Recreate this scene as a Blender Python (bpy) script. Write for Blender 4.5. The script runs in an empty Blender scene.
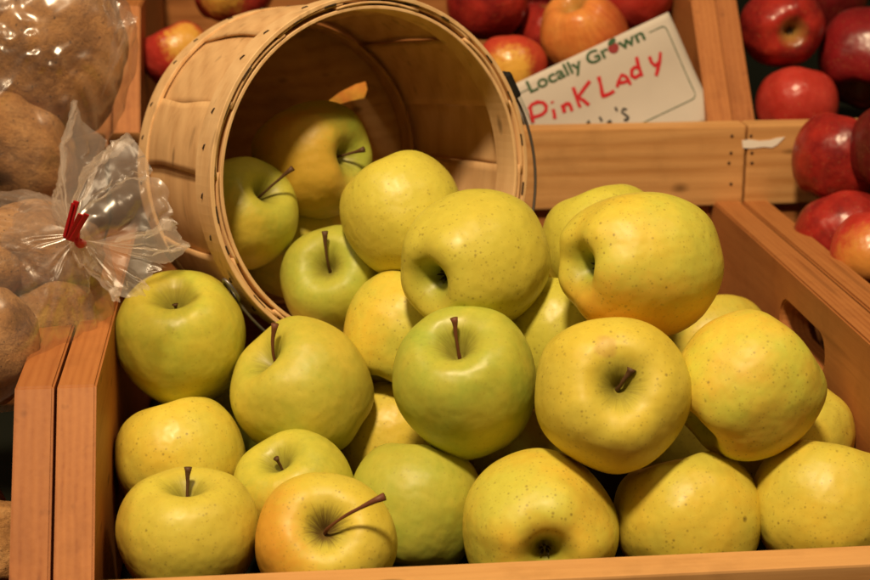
import bpy, bmesh, math, random
from mathutils import Vector, Matrix, Quaternion, noise
from mathutils.bvhtree import BVHTree

scene = bpy.context.scene
COL = scene.collection
rad = math.radians

# ------------------------------------------------------------------ camera
CAM_LOC = Vector((0.08296, -0.72204, 0.34979))
FWD = Vector((0.09815536, 0.95350923, -0.28493099)).normalized()
RIGHT = FWD.cross(Vector((0, 0, 1))).normalized()
UP = RIGHT.cross(FWD)
FPX = 1700.0                                   # focal length in photograph pixels (870 wide)
cam_data = bpy.data.cameras.new("camera")
cam = bpy.data.objects.new("camera", cam_data)
COL.objects.link(cam)
M = Matrix((RIGHT, UP, -FWD)).transposed().to_4x4()
M.translation = CAM_LOC
cam.matrix_world = M
cam_data.sensor_width = 36.0
cam_data.lens = FPX / 870.0 * 36.0
cam_data.clip_start = 0.01
cam_data.clip_end = 50
cam_data.dof.use_dof = True
cam_data.dof.focus_distance = 0.86
cam_data.dof.aperture_fstop = 11.0
scene.camera = cam

# ------------------------------------------------------------------ world and lamps
world = bpy.data.worlds.new("World")
scene.world = world
world.use_nodes = True
bg = world.node_tree.nodes["Background"]
bg.inputs[0].default_value = (1.0, 0.62, 0.33, 1)
bg.inputs[1].default_value = 0.03


def lamp(name, loc, target, size, power, color):
    d = bpy.data.lights.new(name, 'AREA')
    d.shape = 'DISK'
    d.size = size
    d.energy = power
    d.color = color
    o = bpy.data.objects.new(name, d)
    COL.objects.link(o)
    o.location = loc
    o.rotation_euler = (Vector(target) - Vector(loc)).to_track_quat('-Z', 'Y').to_euler()
    return o


WARM = (1.0, 0.745, 0.455)
lamp("ceiling_lamp", (-0.12, -0.74, 1.74), (0.17, 0.15, 0.05), 0.24, 42, WARM)
lamp("ceiling_lamp", (-0.95, -0.30, 1.65), (0.1, 0.15, 0.05), 0.25, 6, WARM)
lamp("ceiling_lamp", (1.05, -0.35, 1.75), (0.25, 0.25, 0.05), 0.25, 4.5, WARM)

scene.view_settings.view_transform = 'Standard'
scene.view_settings.look = 'None'
scene.view_settings.exposure = 0.0
scene.view_settings.gamma = 1.0
scene.render.engine = 'CYCLES'
scene.cycles.transparent_max_bounces = 24
scene.cycles.max_bounces = 10
scene.cycles.use_denoising = True


# ------------------------------------------------------------------ helpers
def px_ray(x, y):
    return FWD + RIGHT * ((x - 435.0) / FPX) - UP * ((y - 290.0) / FPX)


def at(x, y, depth_y):
    """point on the plane y = depth_y seen at photograph pixel (x, y)"""
    d = px_ray(x, y)
    return CAM_LOC + d * ((depth_y - CAM_LOC.y) / d.y)


def camvec(v):
    return (RIGHT * v[0] + UP * v[1] - FWD * v[2]).normalized()


def link_mesh(name, bm, mat, parent=None, loc=None, smooth=False):
    me = bpy.data.meshes.new(name)
    bm.to_mesh(me)
    bm.free()
    if smooth:
        for p in me.polygons:
            p.use_smooth = True
    if mat is not None:
        me.materials.append(mat)
    o = bpy.data.objects.new(name, me)
    COL.objects.link(o)
    if parent is not None:
        o.parent = parent
    if loc is not None:
        o.location = loc
    return o


def tag(o, label=None, cat=None, group=None, kind=None):
    if label:
        o["label"] = label
    if cat:
        o["category"] = cat
    if group:
        o["group"] = group
    if kind:
        o["kind"] = kind
    return o


def empty(name, loc=(0, 0, 0)):
    o = bpy.data.objects.new(name, None)
    o.empty_display_size = 0.02
    COL.objects.link(o)
    o.location = loc
    return o


def box_bm(size, bevel=0.0012, seg=2):
    bm = bmesh.new()
    bmesh.ops.create_cube(bm, size=1.0)
    bmesh.ops.scale(bm, vec=size, verts=bm.verts)
    if bevel > 0:
        bmesh.ops.bevel(bm, geom=bm.edges[:], offset=bevel, segments=seg, affect='EDGES', profile=0.6)
    return bm


def board(name, lo, hi, mat, parent, bevel=0.0012):
    lo, hi = Vector(lo), Vector(hi)
    o = link_mesh(name, box_bm(hi - lo, bevel), mat, parent)
    c = (lo + hi) / 2
    o.location = c - (parent.location if parent else Vector())
    return o


def tube_bm(pts, radii, seg=10, bm=None, cap=True):
    bm = bm or bmesh.new()
    rings = []
    n = len(pts)
    prev = None
    for i, p in enumerate(pts):
        p = Vector(p)
        t = (Vector(pts[min(i + 1, n - 1)]) - Vector(pts[max(i - 1, 0)])).normalized()
        if prev is None:
            a = t.orthogonal().normalized()
        else:
            a = (prev - t * prev.dot(t)).normalized()
        prev = a
        b = t.cross(a)
        rr = radii[i] if isinstance(radii, (list, tuple)) else radii
        rings.append([bm.verts.new(p + (a * math.cos(2 * math.pi * k / seg) + b * math.sin(2 * math.pi * k / seg)) * rr) for k in range(seg)])
    for i in range(n - 1):
        for k in range(seg):
            bm.faces.new((rings[i][k], rings[i][(k + 1) % seg], rings[i + 1][(k + 1) % seg], rings[i + 1][k]))
    if cap:
        bm.faces.new(rings[0][::-1])
        bm.faces.new(rings[-1])
    return bm


# ------------------------------------------------------------------ materials
class NT:
    def __init__(self, name):
        self.m = bpy.data.materials.new(name)
        self.m.use_nodes = True
        self.t = self.m.node_tree
        self.t.nodes.clear()
        self.out = self.t.nodes.new("ShaderNodeOutputMaterial")

    def n(self, kind, **kw):
        nd = self.t.nodes.new("ShaderNode" + kind)
        for k, v in kw.items():
            if k.startswith("i_"):
                nd.inputs[k[2:].replace("_", " ")].default_value = v
            else:
                setattr(nd, k, v)
        return nd

    def l(self, a, b):
        self.t.links.new(a, b)

    def ramp(self, fac, stops, interp='LINEAR'):
        r = self.n("ValToRGB")
        r.color_ramp.interpolation = interp
        els = r.color_ramp.elements
        while len(els) < len(stops):
            els.new(0.5)
        for e, (p, c) in zip(els, stops):
            e.position = p
            e.color = c if len(c) == 4 else (*c, 1)
        self.l(fac, r.inputs[0])
        return r.outputs[0]

    def mix(self, fac, a, b, mode='MIX'):
        m = self.n("Mix", data_type='RGBA', blend_type=mode)
        for sock, v in ((m.inputs[0], fac), (m.inputs[6], a), (m.inputs[7], b)):
            if isinstance(v, bpy.types.NodeSocket):
                self.l(v, sock)
            elif isinstance(v, (int, float)):
                sock.default_value = v
            else:
                sock.default_value = (*v, 1) if len(v) == 3 else v
        return m.outputs[2]

    def math(self, op, a, b=0.0, c=None, clamp=False):
        m = self.n("Math", operation=op, use_clamp=clamp)
        for i, v in enumerate((a, b) if c is None else (a, b, c)):
            if isinstance(v, bpy.types.NodeSocket):
                self.l(v, m.inputs[i])
            else:
                m.inputs[i].default_value = v
        return m.outputs[0]

    def coords(self, scale=(1, 1, 1), loc=(0, 0, 0), rot=(0, 0, 0)):
        tc = self.n("TexCoord")
        mp = self.n("Mapping")
        mp.inputs["Scale"].default_value = scale
        mp.inputs["Location"].default_value = loc
        mp.inputs["Rotation"].default_value = rot
        self.l(tc.outputs["Object"], mp.inputs[0])
        return mp.outputs[0]

    def noise(self, vec, scale, detail=4, rough=0.5, dist=0.0):
        nz = self.n("TexNoise")
        nz.inputs["Scale"].default_value = scale
        nz.inputs["Detail"].default_value = detail
        nz.inputs["Roughness"].default_value = rough
        nz.inputs["Distortion"].default_value = dist
        self.l(vec, nz.inputs["Vector"])
        return nz.outputs["Fac"]

    def principled(self, color, rough=0.5, bump=None, bump_strength=0.2, bump_dist=0.001, **kw):
        p = self.n("BsdfPrincipled")
        if isinstance(color, bpy.types.NodeSocket):
            self.l(color, p.inputs["Base Color"])
        else:
            p.inputs["Base Color"].default_value = (*color, 1)
        if isinstance(rough, bpy.types.NodeSocket):
            self.l(rough, p.inputs["Roughness"])
        else:
            p.inputs["Roughness"].default_value = rough
        for k, v in kw.items():
            p.inputs[k.replace("_", " ")].default_value = v
        if bump is not None:
            b = self.n("Bump")
            b.inputs["Strength"].default_value = bump_strength
            b.inputs["Distance"].default_value = bump_dist
            self.l(bump, b.inputs["Height"])
            self.l(b.outputs[0], p.inputs["Normal"])
        self.l(p.outputs[0], self.out.inputs[0])
        return p


def wood_mat(name, light, dark, axis='X', seed=0, rough=0.55, knots=0.35, ring=1.0, marks=()):
    t = NT(name)
    st = {'X': (1, 9, 9), 'Y': (16, 1.0, 3.0), 'Z': (9, 9, 1)}[axis]
    s = seed * 3.71
    v = t.coords(scale=st, loc=(s, s * 1.7, s * .6))
    # broad bands of grain, bent a little
    warp = t.noise(v, 3.0, 2)
    big = t.noise(v, 9.0, 3, 0.55, 0.8)
    wv = t.n("TexWave", wave_type='BANDS', bands_direction={'X': 'Z', 'Y': 'X', 'Z': 'X'}[axis])
    wv.inputs["Scale"].default_value = (5.5 if axis == 'Y' else 3.2) * ring
    wv.inputs["Distortion"].default_value = 5.0
    wv.inputs["Detail"].default_value = 3.0
    wv.inputs["Detail Scale"].default_value = 1.4
    t.l(v, wv.inputs["Vector"])
    fine = t.noise(t.coords(scale=tuple(60 if c > 1 else 3 for c in st), loc=(s, s, s)), 6.0, 3)
    f1 = t.math('MULTIPLY_ADD', wv.outputs["Fac"], 0.20 if axis == 'Y' else 0.30, t.math('MULTIPLY_ADD', big, 0.62, 0.10 if axis == 'Y' else 0.06))
    f2 = t.math('MULTIPLY_ADD', t.math('SUBTRACT', fine, 0.5), 0.45, t.math('ADD', f1, 0.10))
    col = t.ramp(f2, [(0.28, dark), (0.52, tuple((a * .6 + b * .4) for a, b in zip(light, dark))), (0.85, light)])
    # a few knots and age marks
    vo = t.n("TexVoronoi", feature='F1')
    vo.inputs["Scale"].default_value = 9.0
    t.l(t.coords(scale=tuple(0.55 if c == 1 else 1.1 for c in st), loc=(s * 2, s, s * 1.3)), vo.inputs["Vector"])
    kn = t.ramp(vo.outputs["Distance"], [(0.0, (1, 1, 1)), (0.055, (1, 1, 1)), (0.10, (.25, .25, .25)), (0.17, (0, 0, 0))])
    kf = t.math('MULTIPLY', kn, knots)
    col = t.mix(kf, col, tuple(c * .28 for c in dark))
    stain = t.noise(t.coords(scale=(1, 1, 1), loc=(s, 0, s)), 26.0, 5, 0.62)
    col = t.mix(t.math('MULTIPLY', t.ramp(stain, [(0.52, (0, 0, 0)), (0.75, (1, 1, 1))]), 0.28), col, tuple(c * .5 for c in dark))
    fl = t.n("TexVoronoi", feature='F1')
    fl.inputs["Scale"].default_value = 55.0
    t.l(t.coords(scale=tuple(.35 if c == 1 else 1.0 for c in st), loc=(s, s * .3, s * .8)), fl.inputs["Vector"])
    fs = t.n("SeparateColor")
    t.l(fl.outputs["Color"], fs.inputs[0])
    ff = t.math('MULTIPLY', t.ramp(fl.outputs["Distance"], [(.06, (1, 1, 1)), (.16, (0, 0, 0))]), t.math('GREATER_THAN', fs.outputs[0], .80))
    col = t.mix(t.math('MULTIPLY', ff, .65), col, tuple(c * .25 for c in dark))
    sr = t.noise(t.coords(scale=tuple(2.0 if c == 1 else 40.0 for c in st), loc=(s, 2 * s, s), rot=(.04, .03, .05)), 3.0, 2, .4)
    col = t.mix(t.math('MULTIPLY', t.ramp(sr, [(.66, (0, 0, 0)), (.74, (1, 1, 1))]), .40), col, tuple(c * .45 for c in dark))
    for (mx, my, mz), msc, mr in marks:
        vm = t.n("VectorMath", operation='LENGTH')
        t.l(t.coords(scale=msc, loc=tuple(-a * b for a, b in zip((mx, my, mz), msc))), vm.inputs[0])
        dd = t.math('ADD', vm.outputs["Value"], t.math('MULTIPLY', t.math('SUBTRACT', fine, 0.5), mr * .8))
        col = t.mix(t.math('MULTIPLY', t.ramp(t.math('DIVIDE', dd, mr), [(0.15, (1, 1, 1)), (0.6, (.45, .45, .45)), (1.0, (0, 0, 0))]), .85), col, tuple(c * .30 for c in dark))
    t.principled(col, rough, bump=f2, bump_strength=0.3, bump_dist=0.0008, Specular_IOR_Level=0.22)
    return t.m


def plain_mat(name, color, rough=0.5, metallic=0.0, nscale=60, amount=0.25, bump=0.1, spec=0.4):
    t = NT(name)
    v = t.coords()
    nz = t.noise(v, nscale, 4)
    col = t.mix(t.math('MULTIPLY', nz, amount), color, tuple(c * .35 for c in color))
    t.principled(col, rough, bump=nz, bump_strength=bump, bump_dist=0.0005, Metallic=metallic, Specular_IOR_Level=spec)
    return t.m


def apple_mat(name, base, alt, blush=None, blush_dir=(0, 0, -1), blush_amt=0.0, blush_w=0.5, spots=1.0, russet=0.5, seed=0,
              cav=(0.30, 0.36, 0.05), streak=0.0, streak_col=(0.25, 0.02, 0.01), rough=0.43, marks=(), dots=(0.22, 0.15, 0.03)):
    t = NT(name)
    s = seed * 1.37
    tc = t.n("TexCoord")
    P = tc.outputs["Object"]
    v = t.coords(loc=(s, s * .7, -s))
    big = t.noise(v, 1.5, 3, 0.55)
    col = t.mix(t.ramp(big, [(0.34, (0, 0, 0)), (0.66, (1, 1, 1))]), base, alt)
    med = t.noise(v, 7.0, 5, 0.6)
    col = t.mix(t.math('MULTIPLY', t.ramp(med, [(0.4, (0, 0, 0)), (0.72, (1, 1, 1))]), 0.22), col, tuple(min(1, c * 1.35) for c in alt))
    sx = t.n("SeparateXYZ")
    t.l(P, sx.inputs[0])
    ang = t.math('ARCTAN2', sx.outputs[1], sx.outputs[0])
    rho = t.math('SQRT', t.math('ADD', t.math('MULTIPLY', sx.outputs[0], sx.outputs[0]), t.math('MULTIPLY', sx.outputs[1], sx.outputs[1])))
    # longitudinal streaks
    cx = t.n("CombineXYZ")
    t.l(t.math('MULTIPLY', t.math('COSINE', ang), 1.0), cx.inputs[0])
    t.l(t.math('MULTIPLY', t.math('SINE', ang), 1.0), cx.inputs[1])
    t.l(t.math('MULTIPLY', sx.outputs[2], 0.22), cx.inputs[2])
    lon = t.noise(cx.outputs[0], 9.0 + seed % 3, 5, 0.7)
    if streak > 0:
        col = t.mix(t.math('MULTIPLY', t.ramp(lon, [(0.42, (0, 0, 0)), (0.62, (1, 1, 1))]), streak), col, streak_col)
    else:
        col = t.mix(t.math('MULTIPLY', t.ramp(lon, [(0.45, (0, 0, 0)), (0.7, (1, 1, 1))]), 0.16), col, tuple(c * 1.25 for c in alt))
    if blush and blush_amt > 0:
        dt = t.n("VectorMath", operation='DOT_PRODUCT')
        t.l(P, dt.inputs[0])
        dt.inputs[1].default_value = Vector(blush_dir).normalized()
        b = t.math('ADD', dt.outputs["Value"], t.math('MULTIPLY', t.math('SUBTRACT', med, 0.5), 0.5))
        b = t.math('ADD', b, t.math('MULTIPLY', t.math('SUBTRACT', lon, 0.5), 0.35))
        bf = t.ramp(b, [(max(0.0, 0.95 - blush_w * 1.5), (0, 0, 0)), (0.99, (1, 1, 1))], 'EASE')
        col = t.mix(t.math('MULTIPLY', bf, blush_amt), col, blush)
    # green or russet in the stem cavity (top side only), in rays
    top = t.math('GREATER_THAN', sx.outputs[2], 0.0)
    cavf = t.math('MULTIPLY', t.ramp(rho, [(0.10, (1, 1, 1)), (0.42, (0, 0, 0))]), 0.75)
    col = t.mix(cavf, col, cav)
    ray = t.math('ADD', rho, t.math('MULTIPLY', t.math('SUBTRACT', lon, 0.5), -0.55))
    rf = t.math('MULTIPLY', t.math('MULTIPLY', t.ramp(ray, [(0.10, (1, 1, 1)), (0.33, (0, 0, 0))]), top), russet)
    col = t.mix(rf, col, (0.13, 0.075, 0.02))
    # lenticels
    dens = t.ramp(t.noise(v, 2.4, 3, .6), [(.34, (.35, .35, .35)), (.60, (1, 1, 1))])
    dens = t.math('MULTIPLY_ADD', t.math('MULTIPLY', sx.outputs[2], -1.0, clamp=True), .5, dens, clamp=True)
    dsz = t.noise(v, 5.0, 1)
    for sc_, th, gate, amt in ((10.0, 0.22, 0.22, 0.72), (18.0, 0.27, 0.30, 0.52), (5.5, 0.14, 0.45, 0.90)):
        vo = t.n("TexVoronoi", feature='F1')
        vo.inputs["Scale"].default_value = sc_
        t.l(v, vo.inputs["Vector"])
        d = t.ramp(t.math('DIVIDE', vo.outputs["Distance"], t.math('MULTIPLY_ADD', dsz, 1.3, .35)), [(th * .25, (1, 1, 1)), (th, (0, 0, 0))])
        d = t.math('MULTIPLY', d, dens)
        sc3 = t.n("SeparateColor")
        t.l(vo.outputs["Color"], sc3.inputs[0])
        g = t.math('GREATER_THAN', sc3.outputs[0], gate)
        col = t.mix(t.math('MULTIPLY', t.math('MULTIPLY', d, g), amt * spots), col, dots)
    for md, mr, ma, mc in marks:
        ds = t.n("VectorMath", operation='DISTANCE')
        t.l(P, ds.inputs[0])
        ds.inputs[1].default_value = Vector(md).normalized() * .93
        dn = t.math('DIVIDE', t.math('ADD', ds.outputs["Value"], t.math('MULTIPLY', t.math('SUBTRACT', med, .5), mr * .9)), mr)
        col = t.mix(t.math('MULTIPLY', t.ramp(dn, [(.25, (.75, .75, .75)), (.7, (1, 1, 1)), (1.0, (0, 0, 0))]), ma), col, mc)
    # scuffs
    sc = t.noise(t.coords(scale=(1, 1, 2.5), loc=(s, -s, s)), 5.0, 6, 0.7, 1.5)
    scf = t.ramp(sc, [(0.60, (0, 0, 0)), (0.72, (1, 1, 1))])
    col = t.mix(t.math('MULTIPLY', scf, 0.36 * spots), col, (0.30, 0.17, 0.04))
    rg = t.math('MULTIPLY_ADD', med, 0.16, rough - 0.08)
    bmp = t.math('ADD', t.math('MULTIPLY', t.noise(v, 2.2, 2), 1.0), t.math('MULTIPLY', t.noise(v, 60.0, 2), 0.006))
    t.principled(col, rg, bump=bmp, bump_strength=0.10, bump_dist=0.02, Specular_IOR_Level=0.40,
                 Subsurface_Weight=0.06, Subsurface_Radius=(0.5, 0.35, 0.08), Subsurface_Scale=0.06)
    return t.m


def plastic_mat(name, haze=0.05, tint=(0.97, 0.95, 0.93), seed=0.0, scale=60.0):
    t = NT(name)
    v = t.coords(loc=(seed, seed, seed))
    n1 = t.n("TexNoise", noise_dimensions='3D')
    n1.inputs["Scale"].default_value = scale
    n1.inputs["Detail"].default_value = 3
    n1.inputs["Distortion"].default_value = 0.6
    t.l(v, n1.inputs["Vector"])
    vo = t.n("TexVoronoi", feature='SMOOTH_F1')
    vo.inputs["Scale"].default_value = scale * 0.7
    t.l(t.coords(scale=(1, .3, 1.0), loc=(seed, 0, 0), rot=(0.4, 0.9, 0.9)), vo.inputs["Vector"])
    h = t.math('ADD', n1.outputs["Fac"], t.math('MULTIPLY', vo.outputs["Distance"], 0.9))
    b = t.n("Bump")
    b.inputs["Strength"].default_value = 0.12
    b.inputs["Distance"].default_value = 0.004
    t.l(h, b.inputs["Height"])
    tr = t.n("BsdfTransparent")
    tr.inputs[0].default_value = (*tint, 1)
    gl = t.n("BsdfGlossy")
    gl.inputs["Color"].default_value = (1, 1, 1, 1)
    gl.inputs["Roughness"].default_value = 0.27
    t.l(b.outputs[0], gl.inputs["Normal"])
    di = t.n("BsdfDiffuse")
    di.inputs[0].default_value = (0.95, 0.86, 0.78, 1)
    tl = t.n("BsdfTranslucent")
    tl.inputs[0].default_value = (0.95, 0.86, 0.78, 1)
    lw = t.n("LayerWeight")
    lw.inputs["Blend"].default_value = 0.35
    t.l(b.outputs[0], lw.inputs["Normal"])
    fac = t.math('MULTIPLY_ADD', lw.outputs["Facing"], 0.24, 0.065, clamp=True)
    m0 = t.n("MixShader")
    m0.inputs[0].default_value = 0.5
    t.l(di.outputs[0], m0.inputs[1])
    t.l(tl.outputs[0], m0.inputs[2])
    m1 = t.n("MixShader")
    hz = t.math('MULTIPLY', t.math('ADD', h, lw.outputs["Facing"]), haze)
    t.l(hz, m1.inputs[0])
    t.l(tr.outputs[0], m1.inputs[1])
    t.l(m0.outputs[0], m1.inputs[2])
    m2 = t.n("MixShader")
    t.l(fac, m2.inputs[0])
    t.l(m1.outputs[0], m2.inputs[1])
    t.l(gl.outputs[0], m2.inputs[2])
    t.l(m2.outputs[0], t.out.inputs[0])
    return t.m


PINE_L, PINE_D = (0.66, 0.365, 0.140), (0.46, 0.215, 0.066)
RED_L, RED_D = (0.45, 0.185, 0.056), (0.29, 0.098, 0.026)
M_pine_x = wood_mat("pine_board_x", PINE_L, PINE_D, 'X', 1)
_kn = lambda x, y, cx: (at(x, y, .4126).x - cx, 0, at(x, y, .4126).z - .099)
M_pine_x2 = wood_mat("pine_board_x2", PINE_L, PINE_D, 'X', 5, knots=0.2, marks=[
    (_kn(674, 182, .19665), (1, .2, 1.6), .008), (_kn(652, 191, .19665), (1, .2, 2), .004), (_kn(610, 187, .19665), (.6, .2, 2), .004)])
M_pine_x3 = wood_mat("pine_board_x3", tuple(c * .95 for c in PINE_L), PINE_D, 'X', 9, knots=0.5)
M_side_a = wood_mat("side_board_a", (0.43, 0.165, 0.050), (0.30, 0.095, 0.026), 'Y', 2, ring=0.8)
M_side_b = wood_mat("side_board_b", (0.48, 0.19, 0.057), (0.33, 0.11, 0.030), 'Y', 7)
M_side_c = wood_mat("side_board_c", RED_L, RED_D, 'Y', 11)
M_inner = wood_mat("back_board", RED_L, RED_D, 'X', 13)
M_shelf = plain_mat("shelf_paint", (0.05, 0.035, 0.025), 0.7)
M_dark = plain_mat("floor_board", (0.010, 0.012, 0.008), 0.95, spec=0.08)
M_nail = plain_mat("nail_steel", (0.05, 0.03, 0.02), 0.5, 0.4)

# ------------------------------------------------------------------ setting: stepped display shelf
shelf = empty("display_shelf")
tag(shelf, kind="structure", label="dark stepped display shelf carrying the wooden crates", cat="shelf")
board("lower_step", (-0.9, -0.10, -0.115), (1.3, 0.4145, -0.0685), M_shelf, shelf, 0.002)
board("upper_step", (-0.9, 0.4155, -0.115), (1.3, 1.05, 0.0580), M_shelf, shelf, 0.002)
flo = bmesh.new()
bmesh.ops.create_grid(flo, x_segments=1, y_segments=1, size=4)
tag(link_mesh("floor", flo, M_shelf, None, (0, 0, -0.9)), kind="structure")
bl = board("shelf_base", (-0.9, -0.08, -0.9), (1.3, 1.04, -0.117), M_shelf, shelf, 0.002)


# ------------------------------------------------------------------ crates
def side_panel(parent, x0, x1, y0, y1, zlow, zf, zs, ys, mat, slot=None):
    """side of a crate: high flat top at the back, cut down at a slant to the low front rail"""
    bm = bmesh.new()
    k = (zs - zf) / ys
    yf = -0.021
    prof = [(yf, zlow), (y1, zlow), (y1, zs), (ys, zs), (yf, zf + k * yf)]
    vs = [bm.verts.new((x0, y, z)) for y, z in prof]
    es = [bm.edges.new((vs[i], vs[(i + 1) % len(vs)])) for i in range(len(vs))]
    if slot:
        ya, yb, za, zb = slot
        rr = (zb - za) / 2
        hv = []
        for i in range(13):
            a = math.pi / 2 + math.pi * i / 12
            hv.append((ya + rr + rr * math.cos(a), (za + zb) / 2 + rr * math.sin(a)))
        for i in range(13):
            a = -math.pi / 2 + math.pi * i / 12
            hv.append((yb - rr + rr * math.cos(a), (za + zb) / 2 + rr * math.sin(a)))
        hvv = [bm.verts.new((x0, y, z)) for y, z in hv]
        es += [bm.edges.new((hvv[i], hvv[(i + 1) % len(hvv)])) for i in range(len(hvv))]
    bmesh.ops.triangle_fill(bm, use_beauty=True, use_dissolve=True, edges=es)
    fs = bm.faces[:]
    r = bmesh.ops.extrude_face_region(bm, geom=fs)
    bmesh.ops.translate(bm, vec=(x1 - x0, 0, 0), verts=[g for g in r['geom'] if isinstance(g, bmesh.types.BMVert)])
    bmesh.ops.recalc_face_normals(bm, faces=bm.faces[:])
    sharp = [e for e in bm.edges if len(e.link_faces) == 2 and e.calc_face_angle(0) > 0.5]
    bmesh.ops.bevel(bm, geom=sharp, offset=0.0011, segments=2, affect='EDGES')
    off = Vector(((x0 + x1) / 2, 0.2, 0.0))
    bmesh.ops.translate(bm, vec=-off, verts=bm.verts)
    return link_mesh("side_panel", bm, mat, parent, off + Vector((0, y0, 0)))


def crate(loc, width, label, slot_left=None, slot_right=None, front_mat=None, back_mat=None, left_mat=None, right_mat=None,
          tl=0.0185, tr=0.0185, depth=0.40, zlow=-0.066):
    """loc = inner front left corner at rail-top height"""
    c = empty("wooden_crate", loc)
    tag(c, label, "crate", "wooden crates of the apple display")
    L = Vector(loc)
    zs, ys = 0.0737, 0.0596
    side_panel(c, -tl, 0.0, 0.0, depth + 0.0125, zlow, 0.0, zs, ys, left_mat or M_side_a, slot_left)
    side_panel(c, width, width + tr, 0.0, depth + 0.0125, zlow, 0.0, zs, ys, right_mat or M_side_c, slot_right)
    f = board("front_rail", L + Vector((0.0006, -0.0205, zlow + .002)), L + Vector((width - 0.0006, 0, 0)), front_mat or M_pine_x, c, 0.0014)
    board("back_panel", L + Vector((0.0006, depth, zlow + .002)), L + Vector((width - 0.0006, depth + 0.012, zs - .0006)), back_mat or M_inner, c)
    board("bottom_panel", L + Vector((0.0006, 0.0006, zlow + .001)), L + Vector((width - 0.0006, depth - 0.0006, zlow + 0.008)), M_dark, c, 0.0005)
    return c


W = 0.3915
PITCH = W + 0.0385
front_crate = crate((0, 0, 0), W, "low open pine crate in front holding the heap of yellow apples", slot_right=(0.151, 0.234, 0.0300, 0.0540),
                    left_mat=M_side_b)
left_crate = crate((-PITCH, 0, 0), W, "wooden crate at far left below the bagged potatoes", right_mat=M_side_a, slot_right=None)
right_crate = crate((PITCH, 0, 0), W, "wooden crate at right edge holding dark red apples beside the yellow heap", left_mat=M_side_c, slot_left=(0.100, 0.285, 0.0100, 0.0560))
Z2, Y2 = 0.1270, 0.4345
TL2 = dict(zlow=-0.0675, depth=0.36)
centre_crate = crate((0, Y2, Z2), 0.395, "raised pine crate with the handwritten card behind the basket", front_mat=M_pine_x2, left_mat=M_side_b, right_mat=M_side_b, tr=0.0175, **TL2)
far_right_crate = crate((0.4285, Y2, Z2), 0.395, "raised pine crate of red apples at upper right with a torn white sticker", front_mat=M_pine_x3, left_mat=M_side_a, tl=0.0155, back_mat=M_dark, **TL2)  # near-black back panel: shade of the crate's interior put into its colour
far_left_crate = crate((-PITCH + .004, Y2, Z2), 0.388, "raised wooden crate at upper left behind the upper potato bag", right_mat=M_side_b, **TL2)


def nail(parent, x, y, z, r=0.0011):
    bm = bmesh.new()
    bmesh.ops.create_uvsphere(bm, u_segments=10, v_segments=6, radius=r)
    bmesh.ops.scale(bm, vec=(1, 0.45, 1), verts=bm.verts)
    o = link_mesh("nail", bm, M_nail, parent, None, True)
    o.location = Vector((x, y, z)) - parent.location
    return o


# the long front board of the two raised crates covers the ends of their sides: rebuild as full-width fronts
for c, x0, x1 in ((centre_crate, -0.0185, 0.4117), (far_right_crate, 0.4131, 0.84), (far_left_crate, -0.45, -0.0215)):
    for ch in [k for k in c.children if k.name.startswith("front_rail")]:
        m = ch.data.materials[0]
        bpy.data.objects.remove(ch)
        board("front_rail", (x0, Y2 - 0.0400, Z2 - 0.0560), (x1, Y2 - 0.0215, Z2), m, c, 0.0016)
YF = Y2 - 0.0402
for px, py in ((732, 136), (731, 153), (729, 163), (731, 184)):
    nail(centre_crate, *at(px, py, YF))
for px, py in ((751, 136), (752, 153), (752, 163)):
    nail(far_right_crate, *at(px, py, YF))

# torn white sticker on the raised right crate
M_paper = plain_mat("torn_paper", (0.92, 0.88, 0.80), 0.8, nscale=200, amount=0.12)
bm = bmesh.new()
outl = [(742, 140.5), (750, 139.6), (760, 141), (770, 140.2), (777, 138), (785, 137), (781, 141), (777, 145), (772, 147.5), (764, 146.8), (752, 148.3), (743, 148)]
vv = [bm.verts.new(at(x, y, YF - 0.0004)) for x, y in outl]
f = bm.faces.new(vv)
ex = bmesh.ops.extrude_face_region(bm, geom=[f])
bmesh.ops.translate(bm, vec=(0, 0.0004, 0), verts=[g for g in ex['geom'] if isinstance(g, bmesh.types.BMVert)])
bmesh.ops.recalc_face_normals(bm, faces=bm.faces[:])
bmesh.ops.translate(bm, vec=-far_right_crate.location, verts=bm.verts)
tag(link_mesh("torn_sticker", bm, M_paper, far_right_crate), "torn white paper sticker")


# ------------------------------------------------------------------ apples
def catmull(pts, n):
    out = []
    P_ = [pts[0]] + list(pts) + [pts[-1]]
    seg = len(pts) - 1
    for i in range(n + 1):
        u = i / n * seg
        k = min(int(u), seg - 1)
        f_ = u - k
        p0, p1, p2, p3 = P_[k], P_[k + 1], P_[k + 2], P_[k + 3]
        out.append(tuple(0.5 * ((2 * b) + (c - a) * f_ + (2 * a - 5 * b + 4 * c - d) * f_ ** 2 + (-a + 3 * b - 3 * c + d) * f_ ** 3)
                         for a, b, c, d in zip(p0, p1, p2, p3)))
    return out


PROFILE = [(0.0, .50), (0.045, .52), (.10, .60), (.18, .71), (.29, .81), (.43, .865), (.58, .845), (.75, .72), (.90, .48), (.985, .20), (1.0, -.06), (.955, -.34),
           (.85, -.60), (.71, -.78), (.57, -.87), (.45, -.885), (.33, -.845), (.22, -.745), (.13, -.62), (.06, -.55), (0.0, -.54)]


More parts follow.
